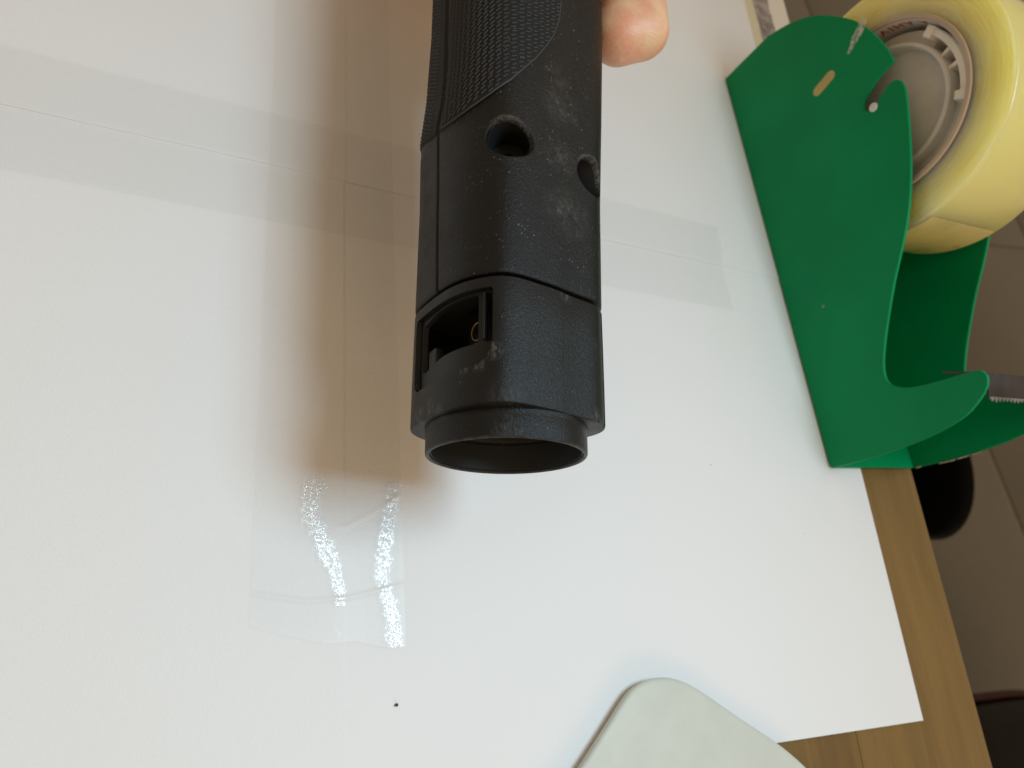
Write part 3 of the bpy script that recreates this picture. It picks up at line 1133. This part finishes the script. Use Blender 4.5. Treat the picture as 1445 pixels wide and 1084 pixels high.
# ------------------------------------------------------------------ tape dispenser
DR = R(2.8)
disp = empty('tape_dispenser', (0.3065, 0.0852, 0.0007), DR)
tag(disp, 'chipped green metal bench tape dispenser standing at the desk edge', 'tape dispenser')
PL = [(231.4, 0, 1), (231.6, 34, 1), (227.7, 47.2, 0), (223.4, 55.7, 0), (218.3, 63.5, 0), (207.8, 73.5, 0), (198, 80.9, 0), (187.8, 85.7, 0), (178.1, 88.9, 0),
      (170.9, 90.6, 0), (164.1, 91, 1), (163.6, 85.6, 0), (161.5, 79.9, 0), (159.4, 76, 0), (157.0, 72.4, 0), (154.2, 70.9, 0), (151.3, 71.8, 0), (149.8, 74.5, 0), (150.8, 77.7, 0),
      (153.6, 80.8, 0), (155.8, 85, 0), (155.6, 89, 0), (153, 91.3, 0), (149, 91.7, 0), (144, 90.9, 0), (133.6, 88.5, 0), (119.3, 84.7, 0), (105.6, 80.1, 0), (94.1, 75.2, 0), (85.9, 70.6, 0),
      (76.7, 64.7, 0), (66.9, 58.3, 0), (47.5, 47.6, 0), (35, 42.0, 0), (28.2, 40.9, 0), (24.2, 42.8, 0), (21.4, 47.2, 0), (19.4, 53.5, 0), (17.9, 66, 0), (17.3, 76, 0),
      (16.4, 81.5, 0), (13.3, 83.6, 0), (9.3, 82.4, 0), (5.7, 79, 0), (0, 69.8, 0), (-3.2, 52.5, 0), (-4.1, 27.5, 0), (-2.6, 4, 1), (-1.8, 0, 1)]


def chaikin(P):
    out = []
    n = len(P)
    for i in range(n):
        a, b, c = P[i - 1], P[i], P[(i + 1) % n]
        if b[2]: out.append(b)
        else:
            out.append((b[0] + (a[0] - b[0]) * .22, b[1] + (a[1] - b[1]) * .22, 0))
            out.append((b[0] + (c[0] - b[0]) * .22, b[1] + (c[1] - b[1]) * .22, 0))
    return out


OUT = chaikin(chaikin(PL))


def prism_x(outline, x0, x1):
    n = len(outline)
    V = [(x0 * MM, p[0] * MM, p[1] * MM) for p in outline] + [(x1 * MM, p[0] * MM, p[1] * MM) for p in outline]
    Fc = [(i, (i + 1) % n, n + (i + 1) % n, n + i) for i in range(n)] + [tuple(range(n))[::-1], tuple(range(n, 2 * n))]
    return V, Fc


def slot_outline(a, b, r_, n=10):
    a, b = Vector(a), Vector(b)
    d = (b - a).normalized()
    ang = math.atan2(d.y, d.x)
    out = []
    for k in range(n + 1):
        t = ang - math.pi / 2 + math.pi * k / n
        out.append((b.x + r_ * math.cos(t), b.y + r_ * math.sin(t)))
    for k in range(n + 1):
        t = ang + math.pi / 2 + math.pi * k / n
        out.append((a.x + r_ * math.cos(t), a.y + r_ * math.sin(t)))
    return out


TH = 1.7


def side_plate(x0, x1):
    V, Fc = prism_x(OUT, x0, x1)
    p_ = mesh_obj('side_plate', V, Fc, M_green, disp, False)
    bevel(p_, 0.0004, 2, 50)
    bpy.context.view_layer.update()
    apply_mods(p_)
    for pl in p_.data.polygons:
        pl.use_smooth = False
    return p_


DW = 62.5
side_plate(0, TH)
V, Fc = prism_x(slot_outline((179.6, 51.9), (181.6, 60.6), 2.6), -0.22, 0.02)
mesh_obj('slot_patch', V, Fc, M_slotpatch, disp, False)  # flat patch in the colour of the tape behind, stands in for a slot
side_plate(DW - TH, DW)
bm = bmesh.new()
box(bm, (TH + .01) * MM, (DW - TH - .01) * MM, -2.2 * MM, 231 * MM, 0.02 * MM, TH * MM)
bp = bm_obj('base_plate', bm, M_green, disp)
# chips along the front edge of the far plate
rc = random.Random(5)
for k in range(9):
    s_ = rc.uniform(0, 1) ** 1.3
    i = 0
    ps = (-2.6 - 1.6 * min(1, s_ * 2), 4 + s_ * 34)
    bm = bmesh.new()
    bmesh.ops.create_icosphere(bm, subdivisions=2, radius=1.0)
    for v in bm.verts: v.co *= 1 + 0.4 * noise.noise(v.co * 1.7 + Vector((k, 0, 0)))
    c_ = bm_obj('paint_chip', bm, M_edge, disp)
    c_.scale = (0.45 * MM, 0.35 * MM, rc.uniform(1.0, 2.4) * MM)
    c_.location = Vector((DW - TH - 0.1, ps[0] - 0.05, ps[1])) * MM
# blade holder between the arm tips
prof = [(22.0, 66.0), (14.6, 83.2), (5.0, 80.6), (5.3, 79.6), (13.9, 81.6), (21.0, 65.4)]
V, Fc = prism_x(prof, TH + .05, DW - TH - .05)
bl = mesh_obj('blade', V, Fc, M_steel, disp, False)
bevel(bl, 0.0003, 2)
bpy.context.view_layer.update()
apply_mods(bl)
bm = bmesh.new()
nt = 22
for k in range(nt):
    xa = TH + 1 + (DW - 2 * TH - 2) * k / nt
    xb = TH + 1 + (DW - 2 * TH - 2) * (k + 1) / nt
    tp = 3.4 + 1.2 * noise.noise((k * 1.7, 2, 3))
    vs = [bm.verts.new(Vector(p) * MM) for p in ((xa, 5.15, 80.75), (xb, 5.15, 80.75), ((xa + xb) / 2, tp, 80.1), (xa, 5.3, 79.9), (xb, 5.3, 79.9), ((xa + xb) / 2, tp + 0.05, 79.8))]
    bm.faces.new((vs[0], vs[1], vs[2]))
    bm.faces.new((vs[5], vs[4], vs[3]))
    bm.faces.new((vs[0], vs[2], vs[5], vs[3]))
    bm.faces.new((vs[2], vs[1], vs[4], vs[5]))
    bm.faces.new((vs[1], vs[0], vs[3], vs[4]))
te = bm_obj('teeth', bm, M_teeth, bl, False)

# hub and roll share the axis through the notch
HC = (150.5, 75.6)
hubt = empty('hub', Vector((0, HC[0], HC[1])) * MM, 0, disp)


def lathe_x(prof, n=96, a0=0.0, a1=360.0):
    full = abs(a1 - a0 - 360) < 1e-6
    k = n if full else n + 1
    return [[Vector((x, r_ * math.cos(R(a0 + (a1 - a0) * i / n)), r_ * math.sin(R(a0 + (a1 - a0) * i / n)))) * MM for i in range(k)] for x, r_ in prof], full


def lx(name, prof, mat, parent, n=96, a0=0.0, a1=360.0, closed=True, auto=40):
    loops, full = lathe_x(prof, n, a0, a1)
    V, Fc = loops_mesh(loops, full, closed)
    if not full and closed:
        k = len(loops[0])
        Fc.append(tuple(j * k for j in range(len(loops))))
        Fc.append(tuple(j * k + k - 1 for j in range(len(loops)))[::-1])
    return mesh_obj(name, V, Fc, mat, parent, auto=auto)


lx('hub_disc', ((13.5, 0.05), (13.5, 28.0), (9.4, 28.6), (8.6, 29.2), (8.5, 30.2), (9.2, 30.9), (30, 31.5), (50, 31.5), (52, 28), (50, 0.05)), M_hub, hubt, closed=False)
lx('hub_flange', ((15, 31.0), (14.2, 37.2), (15.5, 37.6), (50, 37.6), (50, 31.5)), M_hub, hubt, 80, 118, 418)
lx('axle', ((-0.6, 0.05), (-0.6, 1.7), (-0.2, 2.15), (62.8, 2.15), (63.2, 1.7), (63.2, 0.05)), M_hub, hubt, 32, closed=False)
cl = lx('spring_clip', ((9.5, 35.2), (8.9, 35.6), (8.9, 38.0), (9.5, 38.5), (22, 38.5), (22, 35.2)), M_clip, hubt, 40, 56, 117)
for a in (56, 117):
    lx('clip_end', ((8.3, 33.6), (7.9, 34.2), (7.9, 38.2), (8.3, 38.8), (22, 38.8), (22, 33.6)), M_clip, cl, 6, a - 3.2, a + 3.2)
for a in (76, 90):
    lx('clip_arm', ((11, 30.6), (11, 35.4), (20, 35.4), (20, 30.6)), M_clip, cl, 2, a - 1.4, a + 1.4)

roll = empty('tape_roll', (0, 0, 0))
roll.matrix_world = disp.matrix_basis @ Matrix.Translation(Vector((0, HC[0], HC[1] + 0.1)) * MM)
tag(roll, 'thick roll of yellowish packing tape on the green dispenser', 'tape roll')
X0, X1 = 6.0, 56.0
lx('tape', ((X0 + .5, 42.55), (X0, 43.0), (X0 + .15, 48), (X0, 54), (X0 + .1, 59.2), (X0 + .5, 60.2), (X0 + 1.2, 60.6), (X1 - 1.2, 60.6), (X1 - .4, 60.2), (X1, 59), (X1, 43), (X1 - .5, 42.55)), M_roll, roll, 160)
core = lx('core', ((X0 - .3, 42.5), (X0 - .9, 42.2), (X0 - 1.0, 41.2), (X0 - .9, 40.3), (X0 - .3, 40.05), (X1 + .3, 40.05), (X1 + .6, 41), (X1 + .3, 42.5)), M_card, roll, 128)
lx('core_liner', ((X0 + .2, 40.0), (X1, 40.0), (X1, 39.85), (X0 + .2, 39.85)), M_coreliner, core, 128)
# small red lettering printed inside the core
cu = bpy.data.curves.new('lettering', 'FONT')
cu.body = 'A VIHA A'
cu.size = 6.6
cu.offset = 0.16
cu.space_character = 1.25
tmp = bpy.data.objects.new('tmp', cu)
COL.objects.link(tmp)
bpy.context.view_layer.update()
me = bpy.data.meshes.new_from_object(tmp.evaluated_get(bpy.context.evaluated_depsgraph_get()))
bpy.data.objects.remove(tmp, do_unlink=True)
for v in me.vertices:
    a = R(1 + v.co.x / 39.6 * 57.3)
    rr_ = 39.78
    v.co = Vector((X0 + 2.2 + v.co.y, rr_ * math.cos(a), rr_ * math.sin(a))) * MM
me.materials.clear()
me.materials.append(M_red)
lo = bpy.data.objects.new('lettering', me)
COL.objects.link(lo)
lo.parent = core
# loose end of the tape on the tread
loops, full = lathe_x(((8.0, 60.75), (54.5, 60.75)), 30, 176, 226)
V, Fc = loops_mesh(loops, False)

tail = mesh_obj('tape_end', V, Fc, M_tail, roll)
m = tail.modifiers.new('s', 'SOLIDIFY')
m.thickness = 0.00022
apply_mods(tail)

# torn bit of clear tape stuck to the plate
ts = NT('frosted_tape')
nz = ts.noise(420, 4, 0.7)
ts.set(color=(0.62, 0.66, 0.58), rough=0.35, alpha=ts.ramp(nz, 0.34, 0.60, 0.05, 0.85))
V, Fc = [], []
pth = [(194.6, 85.6), (191.5, 82.0), (189, 78.0), (186.6, 75.2), (184.6, 72.6)]
wd = [2.0, 2.4, 2.2, 1.2, 0.9]
nseg = 24
for k in range(nseg + 1):
    f = k / nseg * (len(pth) - 1)
    i = min(int(f), len(pth) - 2)
    g_ = f - i
    s_ = pth[i][0] + (pth[i + 1][0] - pth[i][0]) * g_
    z_ = pth[i][1] + (pth[i + 1][1] - pth[i][1]) * g_
    w_ = wd[i] + (wd[i + 1] - wd[i]) * g_
    for q_ in range(9):
        u_ = (q_ / 8 - 0.5) * 2 * w_ * (1 + 0.35 * noise.noise((k * 0.6, q_ * .2, 1)))
        V.append(Vector((-0.16 - 0.35 * abs(noise.noise((k * 0.5, q_ * 0.55, 5))), s_ + u_ * 0.75, z_ - u_ * 0.6)) * MM)
for k in range(nseg):
    for q_ in range(8):
        Fc.append((k * 9 + q_, k * 9 + q_ + 1, (k + 1) * 9 + q_ + 1, (k + 1) * 9 + q_))
mesh_obj('tape_scrap', V, Fc, ts.m, disp)

# ------------------------------------------------------------------ pale grey cover at the bottom
OC = [(147.8, -28.4), (160.9, -16.3), (168.1, -9.3), (173.2, -5.3), (179.8, -3.2), (187.9, -2.9), (195.7, -4.9), (203, -8.6), (218.4, -18.7), (237.2, -30.2), (249.3, -39.9),
      (262, -54), (268, -68), (264, -84), (248, -104), (225, -124), (205, -134), (186, -133), (160, -118), (125, -92), (108, -76), (104, -66), (110, -60), (128, -45.5)]
O2 = chaikin(chaikin([(a, b, 0) for a, b in OC]))
cx_ = sum(p[0] for p in O2) / len(O2)
cy_ = sum(p[1] for p in O2) / len(O2)


def inset(k):
    out = []
    n = len(O2)
    for i in range(n):
        a, b = Vector(O2[i - 1][:2]), Vector(O2[(i + 1) % n][:2])
        t_ = (b - a).normalized()
        nrm = Vector((-t_.y, t_.x))
        c_ = Vector((cx_, cy_)) - Vector(O2[i][:2])
        if nrm.dot(c_) < 0: nrm = -nrm
        out.append(Vector(O2[i][:2]) + nrm * k)
    return out


loops = [[Vector((p.x, p.y, z)) * MM for p in inset(k)] for k, z in ((2.6, 0.45), (1.4, 0.6), (0.5, 1.6), (0.1, 3.0), (0.0, 4.2), (0.15, 4.7), (0.6, 5.05), (1.4, 5.25), (3.0, 5.4), (6.5, 5.7))]
V, Fc = loops_mesh(loops)
n = len(O2)
Fc.append(tuple(range(n))[::-1])
last = len(V) - n
for k in (0.6, 0.3):
    V += [Vector((cx_ + (V[last + i].x / MM - cx_) * k, cy_ + (V[last + i].y / MM - cy_) * k, 6.4 + (0.6 - k))) * MM for i in range(n)]
for r_ in range(2):
    a, b = last + r_ * n, last + (r_ + 1) * n
    for i in range(n): Fc.append((a + i, a + (i + 1) % n, b + (i + 1) % n, b + i))
Fc.append(tuple(last + 2 * n + i for i in range(n)))
cov = mesh_obj('plastic_cover', V, Fc, M_cover, None, auto=70)
tag(cov, 'pale grey scuffed plastic cover with a rounded corner lying on the paper', 'cover')

# ------------------------------------------------------------------ things on the floor
wb = empty('waste_bin', (0.975, 0.262, FZ))
tag(wb, 'round black open bin on the floor beside the desk', 'bin')
n = 64
prof = [(0.095, 0.0), (0.10, 0.004), (0.128, 0.30), (0.131, 0.318), (0.133, 0.322), (0.131, 0.325), (0.127, 0.322), (0.124, 0.30), (0.097, 0.008), (0.001, 0.008)]
loops = [[Vector((r_ * math.cos(2 * math.pi * i / n), r_ * math.sin(2 * math.pi * i / n), z)) for i in range(n)] for r_, z in prof]
V, Fc = loops_mesh(loops)
mesh_obj('body', V, Fc, M_bin, wb, auto=50)

bag = empty('tool_bag', (1.17, -0.32, FZ))
tag(bag, 'black bag with a dark red piped edge on the floor at the lower right', 'bag')
V, Fc = [], []


def sup(a, e):
    return math.copysign(abs(math.cos(a)) ** e, math.cos(a)), math.copysign(abs(math.sin(a)) ** e, math.sin(a))


loops = []
for k in range(17):
    ph = -math.pi / 2 + math.pi * k / 16
    cp, sp = sup(ph, 0.35)
    row_ = []
    for i in range(64):
        c_, s_ = sup(2 * math.pi * i / 64, 0.5)
        wob = 1 + 0.02 * noise.noise((c_ * 2, s_ * 2, sp * 2))
        row_.append(Vector((0.24 * cp * c_ * wob, 0.245 * cp * s_ * wob, 0.11 + 0.11 * sp + 0.012 * cp * noise.noise((c_ * 3, s_ * 3, 7)))))
    loops.append(row_)
V, Fc = loops_mesh(loops)
mesh_obj('body', V, Fc, M_bag, bag)
loops = []
for i in range(64):
    c_, s_ = sup(2 * math.pi * i / 64, 0.5)
    ctr = Vector((0.238 * c_, 0.243 * s_, 0.19))
    out = Vector((c_, s_, 0)).normalized()
    loops.append([ctr + out * 0.006 * math.cos(b) + Vector((0, 0, 0.006 * math.sin(b))) for b in [2 * math.pi * q / 8 for q in range(8)]])
V, Fc = loops_mesh(loops, True, True)
mesh_obj('piping', V, Fc, M_pipe, bag)

bpy.context.view_layer.update()
